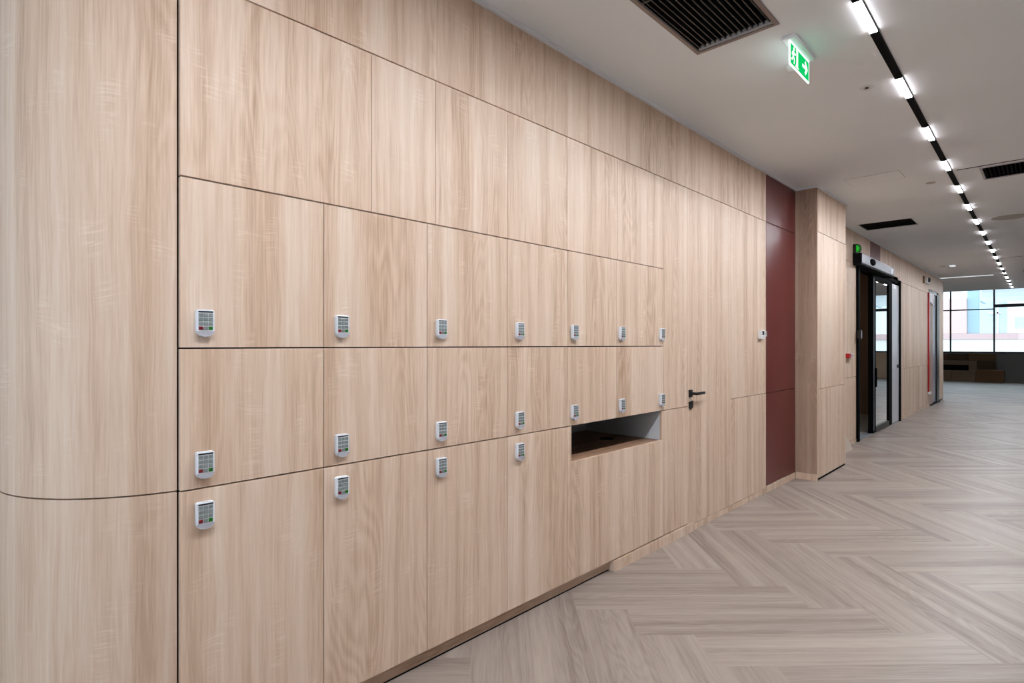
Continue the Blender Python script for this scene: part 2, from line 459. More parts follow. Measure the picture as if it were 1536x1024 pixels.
# ------------------------------------------------------------------ lockers
def lock_proto():
    """electronic keypad lock, origin at the middle of its back; local x right, y into the wall, z up"""
    w, d = .0275, .0195
    def outline(sc=1.0, top=.044, chin=-.023):
        pts = []
        r = .008
        for cxx, a0 in ((w*sc-r, 0), (-w*sc+r, 90)):
            for k in range(6):
                a = math.radians(a0+18*k); pts.append((cxx+r*math.cos(a), top-r+r*math.sin(a)))
        for k in range(13):
            a = math.radians(180+180*k/12); pts.append((w*sc*math.cos(a), chin+.0215*math.sin(a)))
        return pts
    b = MB(); b.mat(M['silver']); b.prism(outline(), 'y', 0, -d, bevel=.0028)
    body = b.mesh('keypad_lock', M['silver'])
    for p in body.polygons: p.use_smooth = True
    body.set_sharp_from_angle(angle=math.radians(40))
    k = MB(); k.mat(M['keyslot']); k.box(-.0222, .0222, -d-.0012, -d+.001, .0345, .0395, bevel=.0004)
    slot = k.mesh('slot', M['keyslot'])
    k = MB(); k.box(-.0225, .0225, -d-.0008, -d+.001, -.0235, .034, bevel=.0003); bed = k.mesh('key_bed', M['keybed'])
    ch = MB(); pts = [(.0262*math.cos(math.radians(180+180*i/14)), -.0255+.0175*math.sin(math.radians(180+180*i/14))) for i in range(15)]
    ch.prism(pts, 'y', -d+.001, -d-.0005); chin = ch.mesh('chin', M['chin'])
    keys = {}
    for nm in ('key', 'red', 'green'):
        q = MB(); q.box(-.0063, .0063, -.0017, 0, -.0055, .0055, bevel=.0008); keys[nm] = q.mesh('key', M[nm])
    return body, slot, bed, chin, keys, d
LB, LS, LK, LC, KEYS, LD = lock_proto()
def add_lock(parent, o, x, z):
    lo = bpy.data.objects.new('keypad_lock', LB); C.objects.link(lo); lo.parent = parent
    lo.location = Vector((x, Y, z)) - Vector(o); lo['label'] = 'silver keypad lock'
    for nm, me in (('slot', LS), ('key_bed', LK), ('chin', LC)):
        c = bpy.data.objects.new(nm, me); C.objects.link(c); c.parent = lo
    for r in range(4):
        for q in range(3):
            kind = 'key' if r < 3 or q == 1 else ('red' if q == 0 else 'green')
            c = bpy.data.objects.new('key', KEYS[kind]); C.objects.link(c); c.parent = lo
            c.location = ((q-1)*.0146, -LD-.0008, .0265-r*.0142)
            if kind != 'key': c['label'] = kind + ' key'
    return lo
rows = {'top': (ZM, ZA, 1.499), 'middle': (ZB, ZM, 1.039), 'bottom': (ZE, ZB, .876)}
ORD = ['first', 'second', 'third', 'fourth', 'fifth', 'last']
for rn, (z0, z1, zl) in rows.items():
    for i in range(6 if rn != 'bottom' else 4):
        x0, x1 = SEAM[i], SEAM[i+1]
        if rn == 'bottom':
            lab = ['tall oak locker of the bottom row, first beside the rounded corner', 'tall oak locker of the bottom row, second from the rounded corner',
                   'tall oak locker of the bottom row, third from the rounded corner', 'tall oak locker of the bottom row, next to the open shelf'][i]
        else:
            where = {'top': 'upper locker row', 'middle': 'middle locker row'}[rn]
            if i == 5: lab = 'wide oak locker with two keypad locks at the door end of the ' + where
            elif rn == 'middle' and i == 4: lab = 'oak locker of the middle locker row, above the left half of the open shelf'
            else: lab = 'oak locker of the %s, %s counted from the rounded corner' % (where, ORD[i])
        o = ((x0+x1)/2, Y, z0)
        t = thing('locker', o, lab, 'locker', 'keypad lockers with oak doors')
        part('door', o, M['oak'], t, (x0+(.0025 if i == 0 else .0015), x1-.0015, Y, Y+T, z0+G, z1-G), bevel=.0008)
        part('carcass', o, M['void'], t, (x0+(.05 if i == 0 else .012), x1-.012, Y+T+.0005, 2.50, z0+.012, z1-.012))
        add_lock(t, o, [.626, 1.115, 1.608, 2.125, 2.587, 3.080][i], zl)
        if i == 5: add_lock(t, o, 3.590, zl)
# overhead cupboards
ux = [.555, 1.254, 1.583, 2.045, 2.531, 3.044, 3.627]
ulab = ['wide oak overhead cupboard beside the rounded corner, above the first locker', 'narrow oak overhead cupboard beside the widest one',
        'oak overhead cupboard above the third locker of the upper row', 'oak overhead cupboard above the fourth locker of the upper row', 'oak overhead cupboard above the fifth locker of the upper row',
        'oak overhead cupboard at the door end, above the locker with two locks']
for i in range(6):
    o = ((ux[i]+ux[i+1])/2, Y, ZA)
    t = thing('overhead_cupboard', o, ulab[i], 'cupboard', 'plain cupboard fronts above the lockers')
    part('door', o, M['oak'], t, (ux[i]+(.0025 if i == 0 else .001), ux[i+1]-.001, Y, Y+T, ZA+G, ZC-G), bevel=.0006)
    part('carcass', o, M['void'], t, (ux[i]+(.05 if i == 0 else .012), ux[i+1]-.012, Y+T+.0005, 2.50, ZA+.012, ZC-.012))

# open shelf unit
nx0, nx1, nz0, nz1 = 2.568, 3.604, .754, ZB-.004
o = (3.08, Y, ZE)
t = thing('open_shelf_unit', o, 'oak front with an open white-lined shelf below the lockers', 'shelf')
part('front_panel', o, M['oak'], t, (2.5325, 3.6185, Y, Y+T, ZE+G, nz0), (2.5325, nx0, Y, Y+T, nz0, ZB-G), (nx1, 3.6185, Y, Y+T, nz0, ZB-G))
part('shelf', o, M['oak_dim'], t, (nx0-.018, nx1+.012, Y+T+.0003, 2.68, nz0-.022, nz0), grain='x', label='brown oak shelf board')
part('side_panel', o, M['nichewhite'], t, (nx1, nx1+.012, Y+T+.0003, 2.68, nz0+.0005, nz1), label='white side lining')
part('side_panel', o, M['oak'], t, (nx0-.018, nx0, Y+T+.0003, 2.68, nz0+.0005, nz1))
part('back_panel', o, M['nichewhite'], t, (nx0+.0005, nx1-.0005, 2.664, 2.68, nz0+.0005, nz1), label='white back lining')
part('top_panel', o, M['void'], t, (nx0-.018, nx1+.012, Y+T+.0003, 2.68, nz1+.0005, nz1+.003))
part('carcass', o, M['void'], t, (2.56, 3.612, Y+T+.0005, 2.68, ZE+.02, nz0-.03))
b = MB(o); b.lathe((3.385, 2.315, nz0), [(.001, .004), (.040, .004), (.048, .0032), (.052, .0005)], n=32)
b.build('cable_grommet', M['blackmat'], t, smooth=True)['label'] = 'round black cable grommet'

# ------------------------------------------------------------------ concealed door
o = (4.384, Y, .07)
d1 = structure('door_1', o, 'flush oak door with black lever handle', 'door')
part('door_leaf', o, M['oak'], d1, (3.9892, 4.7788, Y, Y+.045, .0535, ZC-G), bevel=.0008)
part('backing', o, M['void'], d1, (3.99, 4.778, Y+.05, Y+.06, .07, ZC-.01))
hz = 1.058
lv = part('rose', o, M['black'], d1, (4.006, 4.060, Y-.009, Y, hz-.027, hz+.027), bevel=.002)
b = MB(o); b.cyl((4.033, 0, hz), 'y', .0105, Y-.009, Y-.052)
b.box(4.022, 4.165, Y-.062, Y-.046, hz-.0105, hz+.0105, bevel=.004)
b.build('lever_handle', M['black'], lv, smooth=True)['label'] = 'black lever'
b = MB(o); b.prism([(4.006, .994), (4.060, 1.002), (4.060, .948), (4.022, .936), (4.006, .950)], 'y', Y-.012, Y, bevel=.002)
b.build('lock_cylinder_cover', M['black'], d1)

# ------------------------------------------------------------------ thermostat and switch beside the maroon strip
o = (5.45, Y, 1.48)
t = thing('thermostat', o, 'white wall thermostat with dark display beside the maroon strip', 'thermostat')
part('housing', o, M['white'], t, (5.392, 5.500, Y-.030, Y-.0003, 1.482, 1.566), bevel=.005)
part('display', o, M['black'], t, (5.425, 5.470, Y-.0315, Y-.028, 1.520, 1.557))
part('button', o, M['keybed'], t, (5.43, 5.465, Y-.0315, Y-.028, 1.500, 1.508))
o = (5.575, Y, 1.50)
t = thing('wall_switch', o, 'small white wall switch between the thermostat and the maroon strip', 'switch')
part('switch_plate', o, M['white'], t, (5.545, 5.592, Y-.010, Y-.0003, 1.508, 1.556), bevel=.002)
part('rocker', o, M['ventpale'], t, (5.555, 5.582, Y-.014, Y-.009, 1.515, 1.549), bevel=.001)

# ------------------------------------------------------------------ pier
PX0, PX1, PY = 6.449, 7.56, 1.785
oP = (6.45, PY, 0)
wp = structure('wall_pier', oP, 'oak clad pier standing proud of the wall', 'wall')
part('pier_core', oP, M['void'], wp, (PX0+.022, PX1-.022, PY+.022, 2.82, .0, ZT))
part('end_board', oP, M['oak_grey'], wp, (PX0, PX0+.02, PY+.003, Y+.30, .072, ZT), bevel=.0008)
part('skirting_board', oP, M['oak'], wp, (PX0-.003, PX0+.02, PY+.001, Y-.004, .0, .070), bevel=.0006)
for z0, z1 in ((.026, ZB), (ZB, ZC), (ZC, ZT+G)):
    part('front_panel', oP, M['oak'], wp, (PX0+.014, PX1-.001, PY, PY+T, z0+G, z1-G), bevel=.0008)
part('floor_gap', oP, M['blackmat'], wp, (PX0+.022, PX1-.002, PY+.010, PY+.022, .0, .026))
part('far_board', oP, M['oak_grey'], wp, (PX1-.020, PX1, PY+T+.002, 2.098, .0, ZT))
tr = structure('trim_4', oP, 'pale trim round the pier top', 'trim')
part('trim_profile', oP, M['trim'], tr, (PX0-.016, PX0+.02, PY-.016, Y-.017, ZT+.001, ZCEIL-.001), (PX0+.0205, PX1+.014, PY-.016, PY+.02, ZT+.001, ZCEIL-.001), (PX1-.01, PX1+.014, PY+.0205, 2.08, ZT+.001, ZCEIL-.001))

# pale wedge standing in for a bright triangle low behind the pier
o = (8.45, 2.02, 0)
t = thing('leaning_wedge', o, 'small pale wedge standing in for a bright triangle just beyond the pier', 'board')
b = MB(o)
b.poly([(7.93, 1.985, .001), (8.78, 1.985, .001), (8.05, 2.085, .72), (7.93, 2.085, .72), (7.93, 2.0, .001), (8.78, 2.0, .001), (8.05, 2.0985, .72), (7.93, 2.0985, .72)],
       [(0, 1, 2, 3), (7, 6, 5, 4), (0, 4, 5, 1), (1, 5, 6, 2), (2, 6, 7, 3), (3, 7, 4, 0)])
b.build('board', plain('pale wedge', (214, 200, 184), .7), t)

# ------------------------------------------------------------------ wall beyond the pier
wf = structure('wall_left_far', (0, W2, 0), 'oak clad wall beyond the pier', 'wall')
oF = (0, W2, 0); XE = 18.46
DX0, DX1, DZ = 9.46, 12.66, 2.62                           # sliding door opening
EX0, EX1, EZ = 16.10, 17.64, 2.66                          # far doorway
b = MB(oF); b.mat(M['void'])
ya, yb = W2+T+.002, W2+.20
for x0, x1, z0, z1 in ((7.58, DX0, 0, ZT), (DX0, DX1, DZ+.06, ZT), (DX1, EX0, 0, ZT), (EX0, EX1, EZ+.05, ZT), (EX1, XE-.02, 0, ZT)): b.box(x0, x1, ya, yb, z0, z1)
b.build('wall_core', None, wf)
ff = dict(y=W2, parent=wf, o=oF)
for x0, x1 in ((7.565, 8.75), (8.75, DX0)):
    clad('cladding_panel', x0, x1, .055, ZB, **ff); clad('cladding_panel', x0, x1, ZB, ZC, **ff)
for x0, x1 in ((7.565, 8.75), (8.75, 10.33)): clad('cladding_panel', x0, x1, ZC, ZT+G, **ff)
clad('maroon_panel', 10.33, 11.05, ZC, ZT+G, 'maroon', **ff, label='maroon laminate panel')
for x0, x1 in ((11.05, 12.66), (12.66, 14.4), (14.4, 16.1), (16.1, 17.3), (17.3, XE)): clad('cladding_panel', x0, x1, ZC+(.10 if x0 > 16 else 0), ZT+G, **ff)
for x0, x1 in ((12.66, 13.9), (13.9, 15.0), (15.0, EX0)):
    clad('cladding_panel', x0, x1, .055, ZB, **ff); clad('cladding_panel', x0, x1, ZB, ZC, **ff)
clad('cladding_panel', EX1, XE, .03, ZC+.10, **ff)
part('end_board', oF, M['oak_grey'], wf, (XE-.018, XE, W2+T+.001, 5.97, .0, ZT))
part('skirting_board', oF, M['oak'], wf, (7.565, DX0-.002, W2-.004, W2+.02, .0, .053), (DX1+.002, EX0-.002, W2-.004, W2+.02, .0, .053))
part('trim_profile', oF, M['trim'], wf, (7.58, XE, W2-.016, W2+.02, ZT+.001, ZCEIL-.001))

# ------------------------------------------------------------------ sliding door and the room behind it
o = ((DX0+DX1)/2, W2, 0)
d2 = structure('door_2', o, 'black framed automatic sliding glass door', 'door')
fy0, fy1 = W2-.03, W2+.12
part('frame', o, M['doorblack'], d2, (DX0, DX0+.10, fy0, fy1, 0, DZ), (DX0+.10, DX1-.10, fy0+.03, fy1, DZ-.06, DZ+.058), (DX1-.075, DX1, fy0, fy1, 0, DZ), bevel=.003)
part('frame_edge', o, M['operator'], d2, (DX0+.1005, DX0+.112, W2-.02, W2-.008, 0, DZ-.1))
ly0, ly1 = W2+.015, W2+.055
lf = part('sliding_leaf', o, M['doorblack'], d2, (10.46, 10.66, ly0-.03, ly1, .012, 2.55), (11.66, 11.92, ly0-.03, ly1, .012, 2.55), (10.66, 11.66, ly0-.03, ly1, 2.47, 2.55), bevel=.003)
part('bottom_rail', o, M['rail'], lf, (10.661, 11.659, ly0-.034, ly1, .012, .10))
part('leaf_glass', o, M['doorglass'], lf, (10.661, 11.659, ly0-.012, ly0-.004, .101, 2.469))
part('edge_strip', o, M['operator'], lf, (10.50, 10.512, ly0-.036, ly0-.031, .05, 2.5))
part('pull_handle', o, M['doorblack'], lf, (10.58, 10.60, ly0-.06, ly0-.031, .75, 1.05))
part('side_panel', o, M['greypanel'], d2, (11.925, DX1-.077, W2-.004, W2+.02, .02, 2.52), label='pale grey side panel')
b = MB(o); b.cyl((12.44, 0, 1.03), 'y', .03, W2-.03, W2-.005); b.build('thumb_latch', M['black'], d2)
part('threshold', o, M['operator'], d2, (DX0+.1, DX1-.08, W2-.005, W2+.13, .0, .010))
# operator box over the door
hx0, hx1, hy0, hz0, hz1 = 9.27, 11.56, 1.985, 2.60, 2.745
op = part('operator_cover', o, M['operator'], d2, (hx0+.012, hx1, hy0, W2-.001, hz0, hz1), bevel=.012, smooth=False)
part('end_cap', o, M['blackmat'], op, (hx0, hx0+.0115, hy0+.001, W2-.001, hz0, hz1), label='black end cap')
part('under_cover', o, M['blackmat'], op, (hx0+.012, hx1-.02, hy0+.008, W2-.001, hz0-.022, hz0-.0005))
b = MB(o); b.lathe((9.92, hy0, 2.672), [(.15, -.0), (.145, -.012), (.11, -.024), (.05, -.03), (.002, -.031)], n=32, axis='y')
sn = b.build('motion_sensor', M['doorblack'], op, smooth=True)
for v in sn.data.vertices: v.co.z = (v.co.z - 2.672)*.34 + 2.672
part('label_strip', o, M['trim'], op, (11.28, 11.44, hy0-.001, hy0+.002, hz0+.03, hz1-.03))
# green emergency lamp standing on the operator box
o = (9.36, 2.05, hz1)
t = thing('emergency_lamp', o, 'round green emergency lamp on top of the door operator', 'lamp')
part('lamp_bracket', o, M['black'], t, (9.27, 9.285, 2.06, 2.095, hz1, hz1+.13))
b = MB(o); b.lathe((9.36, 2.045, hz1+.072), [(.070, .03), (.072, .018), (.066, 0), (.05, -.022), (.028, -.034), (.002, -.038)], n=32, axis='y')
b.build('lamp_lens', glass('green lens', (.35, .9, .4, 1), 1.5), t, smooth=True)
b = MB(o); b.cyl((9.355, 0, hz1+.08), 'y', .042, 2.05, 2.07); b.build('lamp_glow', M['greenlamp'], t)
part('lamp_base', o, M['operator'], t, (9.30, 9.46, 2.03, 2.09, hz1, hz1+.012))

# room behind the sliding door
rb = structure('wall_inner_room', (11, 3.6, 0), 'dim beige room behind the sliding door', 'wall')
oR = (11, 3.6, 0)
part('inner_wall', oR, M['innerwall'], rb, (8.9, 9.0, W2+.21, 5.0, 0, 3.0), (13.3, 13.4, W2+.21, 5.0, 0, 3.0), (8.9, 13.4, 5.0, 5.1, 0, 3.0), (9.0, DX0, W2+.202, W2+.209, 0, 3.0), (DX1, 13.3, W2+.202, W2+.209, 0, 3.0))
part('inner_ceiling', oR, M['offwhite'], rb, (8.9, 13.4, W2+.21, 5.1, 3.0, 3.05))
part('inner_floor', oR, M['innerfloor'], rb, (9.0, 13.3, W2+.125, 5.0, .001, .004))

part('inner_fill', oR, emit('inner room fill glow', (255, 236, 214), 2.0), rb, (10.9, 12.1, 3.4, 3.55, 2.98, 2.995))  # unseen glow panel added to brighten the inner room

# card reader, call point
o = (9.44, W2, 1.51)
t = thing('card_reader', o, 'small dark card reader on the black door post', 'reader')
part('reader_body', o, M['black'], t, (9.40, 9.47, W2-.075, W2-.031, 1.515, 1.64), bevel=.004)
part('reader_face', o, M['operator'], t, (9.415, 9.455, W2-.078, W2-.074, 1.53, 1.625))
o = (8.98, W2, 1.24)
t = thing('call_point', o, 'red and white manual call point beside the sliding door', 'call point')
part('back_box', o, M['redpaint'], t, (8.86, 8.96, W2-.055, W2-.0005, 1.238, 1.305), bevel=.004, label='red box')
part('cover_flap', o, M['white'], t, (8.962, 9.09, W2-.052, W2-.0005, 1.236, 1.307), bevel=.006, label='white cover')
b = MB(o)
for k in range(10):
    a0, a1 = math.radians(-60+k*30), math.radians(-60+(k+1)*30)
    p = lambda a, r: (9.025+r*1.3*math.cos(a), 1.270+r*math.sin(a))
    b.prism([p(a0, .022), p(a1, .022), p(a1, .013), p(a0, .013)], 'y', W2-.0535, W2-.0515)
b.build('red_mark', M['redpaint'], t)

# ------------------------------------------------------------------ far doorway
o = ((EX0+EX1)/2, W2, 0)
d3 = structure('door_3', o, 'far doorway with grey leaf in a black frame', 'door')
part('frame', o, M['black'], d3, (17.30, EX1, W2-.01, W2+.1, 0, EZ), (EX0, 17.30, W2-.005, W2+.1, EZ-.03, EZ+.048))
part('door_leaf', o, M['bluegrey'], d3, (16.72, 17.295, W2+.02, W2+.06, .03, EZ-.035), label='blue grey leaf')
part('side_panel', o, M['oak_grey'], d3, (16.17, 16.715, W2+.005, W2+.04, .02, EZ-.035))
part('jamb', o, M['offwhite'], d3, (EX0, 16.165, W2-.002, W2+.1, 0, EZ-.035))
part('threshold', o, M['blackmat'], d3, (16.3, EX1, W2-.03, W2+.1, .0, .018))
o = (16.03, W2, .30)
t = thing('red_pole', o, 'long red upright strip with white foot beside the far doorway', 'pole')
b = MB(o); b.prism([(15.93, W2-.002), (15.93, W2-.028), (16.06, W2-.028), (16.06, W2-.002)], 'z', .34, 2.62); b.build('pole', M['redpaint'], t)
part('foot', o, M['white'], t, (15.93, 16.10, W2-.06, W2-.001, .28, .339), bevel=.01)
o = (16.4, W2, 2.3)
t = thing('paper_sheet', o, 'white paper sheet taped at the top of the far doorway', 'paper')
b = MB(o); b.prism([(16.10, 2.64), (16.75, 2.62), (16.74, 2.36), (16.08, 2.43)], 'y', W2-.022, W2-.012); b.build('sheet', M['paper'], t)
o = (15.6, W2, 2.88)
t = thing('security_camera', o, 'small pale security camera high beside the far doorway', 'camera')
part('mount_plate', o, M['block_mid'], t, (15.26, 15.34, W2-.03, W2-.0005, 2.79, 2.94))
part('housing', o, M['white'], t, (15.50, 15.86, W2-.05, W2-.0005, 2.80, 2.93), bevel=.01)
b = MB(o); b.lathe((15.68, W2-.05, 2.885), [(.06, 0), (.055, -.02), (.03, -.035), (.002, -.04)], n=20, axis='y'); b.build('lens', M['black'], t, smooth=True)

# ------------------------------------------------------------------ ceiling fittings
# light track: slightly skewed to the wall, as laid
ang = math.atan2(.885-.685, 21.7-3.1)
def along(x, dy=0): return .685 + (x-3.1)*math.tan(ang) + dy
x0, x1 = -2.4, 22.1
o = ((x0+x1)/2, along((x0+x1)/2), ZCEIL)
t = thing('light_track', o, 'long black ceiling track carrying the row of lights', 'track')
b = MB()
b.box(-(x1-x0)/2, (x1-x0)/2, -.021, -.0165, -.007, -.0005); b.box(-(x1-x0)/2, (x1-x0)/2, .0165, .021, -.007, -.0005)
b.box(-(x1-x0)/2, (x1-x0)/2, -.0165, .0165, -.004, -.0005); b.box(-(x1-x0)/2, (x1-x0)/2, -.003, .003, -.006, -.0041)
r = b.build('rail', M['track'], t); t.rotation_euler.z = ang
def fixture_proto():
    b = MB(); b.box(-.182, .182, -.0155, .0155, -.0135, -.009); d = b.mesh('diffuser', M['led'])
    c = MB(); c.box(-.187, .187, -.018, .018, -.0088, -.0072); c.box(-.187, -.1825, -.017, .017, -.0135, -.0088); c.box(.1825, .187, -.017, .017, -.0135, -.0088)
    e = MB(); e.box(-.182, .182, -.0180, -.0156, -.0145, -.0089); e.box(-.182, .182, .0156, .0180, -.0145, -.0089)
    return d, c.mesh('holder', M['track']), e.mesh('edge_lens', M['lededge'])
FD, FH, FE = fixture_proto()
dim = FD.copy(); dim.materials.clear(); dim.materials.append(M['leddim'])
far = FD.copy(); far.materials.clear(); far.materials.append(M['ledfar'])
names = ['nearest', 'second', 'third', 'fourth', 'fifth', 'sixth', 'seventh', 'eighth', 'ninth', 'tenth', 'eleventh', 'twelfth', 'thirteenth', 'fourteenth', 'fifteenth', 'sixteenth', 'seventeenth', 'farthest']
for k in range(-4, 18):
    x = 3.285 + 1.08*k
    if k < 0: lab = 'lit linear lamp overhead on the ceiling track, %s going back from the camera' % ['first', 'second', 'third', 'last'][-k-1]
    elif k == 13: lab = 'dim unlit-looking linear lamp on the black ceiling track, fourteenth from the camera'
    else: lab = 'lit linear lamp on the black ceiling track, %s %s' % (names[k], 'to the camera' if k == 0 else ('end lamp by the windows' if k == 17 else 'from the camera'))
    o = bpy.data.objects.new('ceiling_track_light', None); C.objects.link(o)
    o.location = (x, along(x), ZCEIL); o.rotation_euler.z = ang
    tag(o, lab, 'ceiling lamp', 'linear lamps on the ceiling track')
    for nm, me in (('diffuser', dim if k == 13 else (far if k > 4 else FD)), ('holder', FH), ('edge_lens', FE)):
        c = bpy.data.objects.new(nm, me); C.objects.link(c); c.parent = o

def grille(name, hole, fw, frame, label, pitch, blades='x', cross=None, blade_mat='blade'):
    x0, x1, y0, y1 = hole
    o = ((x0+x1)/2, (y0+y1)/2, ZCEIL)
    t = thing(name, o, label, 'air vent', 'ceiling air grilles')
    b = MB(o); z0, z1 = ZCEIL-.006, ZCEIL-.0005
    for q in ((x0-fw, x1+fw, y0-fw, y0, z0, z1), (x0-fw, x1+fw, y1, y1+fw, z0, z1), (x0-fw, x0, y0, y1, z0, z1), (x1, x1+fw, y0, y1, z0, z1)): b.box(*q)
    b.build('frame', M[frame], t)
    b = MB(o); e = .003
    b.box(x0+e, x1-e, y0+e, y1-e, ZCEIL+.20, ZCEIL+.205)
    for q in ((x0+e, x0+e+.002, y0+e, y1-e), (x1-e-.002, x1-e, y0+e, y1-e), (x0+e, x1-e, y0+e, y0+e+.002), (x0+e, x1-e, y1-e-.002, y1-e)): b.box(*q, ZCEIL, ZCEIL+.20)
    b.build('duct', M['blackmat'], t)
    b = MB(o)
    n = int((y1-y0)/pitch)
    for i in range(n):
        y = y0 + (i+.5)*(y1-y0)/n
        b.prism([(y-.003, ZCEIL+.004), (y+.003, ZCEIL+.004), (y+.003, ZCEIL+.030), (y-.003, ZCEIL+.030)], 'x', x0+.008, x1-.008)
    b.build('blades', M[blade_mat], t)
    if cross:
        b = MB(o)
        for x in cross: b.box(x-.006, x+.006, y0+.004, y1-.004, ZCEIL+.0, ZCEIL+.0035)
        b.build('cross_bar', M[blade_mat], t)
    return t, o
g1, o1 = grille('air_grille', V1, .021, 'ventframe', 'large air grille with taupe frame above the lockers', .0285, cross=[2.42])
part('end_profile', o1, M['ventpale'], g1, (3.018, 3.0315, 1.049, 1.446, ZCEIL+.0, ZCEIL+.02))
g2, o2 = grille('air_grille', V2, .006, 'ventpale', 'black frameless air grille near the wall beyond the pier', .03, blade_mat='blackmat')
part('damper', o2, M['blade'], g2, (9.22, 9.40, 1.42, 1.86, ZCEIL+.06, ZCEIL+.065))
grille('air_grille', V3, .018, 'ventpale', 'pale framed air grille beside the black ceiling joint', .03, blade_mat='blackmat')
grille('air_grille', V4, .012, 'ventpale', 'small dark far air grille beyond the dim track lamp', .036, blade_mat='blackmat')

# exit sign
sx0, sx1, sy, sz0, sz1 = 3.222, 3.553, 1.030, 2.943, 3.071
o = ((sx0+sx1)/2, sy, ZCEIL)
t = thing('exit_sign', o, 'lit green exit sign with running man and arrow hanging from the ceiling', 'sign')
part('ceiling_mount', o, M['trim'], t, (sx0-.015, sx1+.012, sy-.036, sy+.036, ZCEIL-.018, ZCEIL-.0005), bevel=.004)
part('acrylic_panel', o, M['signedge'], t, (sx0, sx1, sy-.003, sy+.003, sz0, sz1))
part('green_face', o, M['signgreen'], t, (sx0+.011, sx1-.011, sy-.0042, sy-.0032, sz0+.008, sz1-.012))
yl0, yl1 = sy-.0054, sy-.0044
def legend(polys, name):
    b = MB(o)
    for p in polys: b.prism([(sx0+x, sz0+z) for x, z in p], 'y', yl0, yl1)
    return b.build(name, M['signwhite'], t)
def limb(x0, z0, x1, z1, w):
    dx, dz = x1-x0, z1-z0; l = math.hypot(dx, dz); nx, nz = -dz/l*w/2, dx/l*w/2
    return [(x0+nx, z0+nz), (x0-nx, z0-nz), (x1-nx, z1-nz), (x1+nx, z1+nz)]
def disc(x, z, r, n=16): return [(x+r*math.cos(2*math.pi*i/n), z+r*math.sin(2*math.pi*i/n)) for i in range(n)]
legend([disc(.062, .099, .0105), limb(.060, .086, .048, .056, .020), limb(.058, .082, .080, .072, .008), limb(.080, .072, .090, .082, .007), limb(.056, .082, .036, .076, .008), limb(.036, .076, .030, .060, .007),
        limb(.050, .058, .070, .046, .010), limb(.070, .046, .064, .020, .009), limb(.046, .056, .038, .036, .010), limb(.038, .036, .018, .034, .008)], 'running_man')
legend([[(.096, .018), (.128, .018), (.128, .110), (.096, .110), (.096, .104), (.103, .104), (.103, .030), (.096, .030)], limb(.086, .016, .140, .016, .006)], 'doorway')
legend([limb(.205, .064, .285, .064, .018), limb(.252, .098, .288, .062, .018), limb(.252, .030, .288, .066, .018)], 'arrow')

# sprinkler, detector, caps, hatch, speaker
o = (4.207, .873, ZCEIL)
t = thing('ceiling_sprinkler', o, 'white sprinkler head in a round plate near the track', 'sprinkler')
b = MB(o); b.lathe(o, [(.042, -.0005), (.042, -.003), (.036, -.006), (.016, -.0065), (.016, -.004), (.001, -.004)], n=32); b.build('escutcheon', M['white'], t, smooth=True)
b = MB(o); b.cyl((4.207, .873, 0), 'z', .008, ZCEIL-.004, ZCEIL-.016); b.build('nozzle', M['black'], t)
b = MB(o); b.cyl((4.207, .873, 0), 'z', .013, ZCEIL-.016, ZCEIL-.019); b.build('deflector', M['white'], t)
o = (3.575, 1.135, ZCEIL)
t = thing('smoke_detector', o, 'small white dome detector just behind the exit sign', 'detector')
b = MB(o); b.lathe(o, [(.030, -.0005), (.030, -.006), (.026, -.022), (.016, -.030), (.001, -.032)], n=28); b.build('dome', M['white'], t, smooth=True)
o = (7.148, .917, ZCEIL)
t = thing('ceiling_disc', o, 'flat round disc on the ceiling left of the fifth track lamp', 'disc')
b = MB(o); b.lathe(o, [(.042, -.0005), (.042, -.003), (.038, -.005), (.001, -.005)], n=28); b.build('disc_plate', plain('cap grey', (196, 190, 187), .6), t, smooth=True)
o = (6.58, 1.30, ZCEIL)
t = thing('ceiling_hatch', o, 'flush rectangular access hatch in the ceiling near the pier', 'hatch')
part('hatch_panel', o, M['ceiling'], t, (6.425, 6.74, 1.072, 1.530, ZCEIL-.003, ZCEIL-.0005))
part('hatch_edge', o, M['ventpale'], t, (6.421, 6.4245, 1.068, 1.534, ZCEIL-.0028, ZCEIL-.0005), (6.7405, 6.744, 1.068, 1.534, ZCEIL-.0028, ZCEIL-.0005), (6.4245, 6.7405, 1.068, 1.0715, ZCEIL-.0028, ZCEIL-.0005), (6.4245, 6.7405, 1.5305, 1.534, ZCEIL-.0028, ZCEIL-.0005))
o = (9.75, .42, ZCEIL)
t = thing('ceiling_speaker', o, 'round grey speaker in a pale square ceiling frame', 'speaker')
part('speaker_frame', o, M['trim'], t, (9.55, 9.95, .22, .62, ZCEIL-.005, ZCEIL-.0005), bevel=.002)
b = MB(o); b.lathe((9.75, .42, ZCEIL-.005), [(.185, 0), (.183, -.004), (.14, -.010), (.001, -.013)], n=40); b.build('speaker_grille', plain('speaker grey', (176, 172, 168), .6), t, smooth=True)
o = (14.94, 1.62, ZCEIL)
t = thing('downlight_pair', o, 'small pair of pale ceiling spots near the far end of the wall', 'ceiling lamp')
part('spot_housing', o, M['white'], t, (14.85, 15.03, 1.66, 1.75, ZCEIL-.02, ZCEIL-.0005))
part('spot_housing', o, M['faintglow'], t, (14.85, 15.03, 1.50, 1.59, ZCEIL-.02, ZCEIL-.0005))
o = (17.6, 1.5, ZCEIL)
t = thing('ceiling_glow_streak', o, 'thin pale strip with added glow across the ceiling by the wall end', 'ceiling lamp')
part('strip', o, M['faintglow'], t, (17.54, 17.64, 1.05, 2.06, ZCEIL-.012, ZCEIL-.0005))  # glowing bar imitating a streak of glare on the ceiling

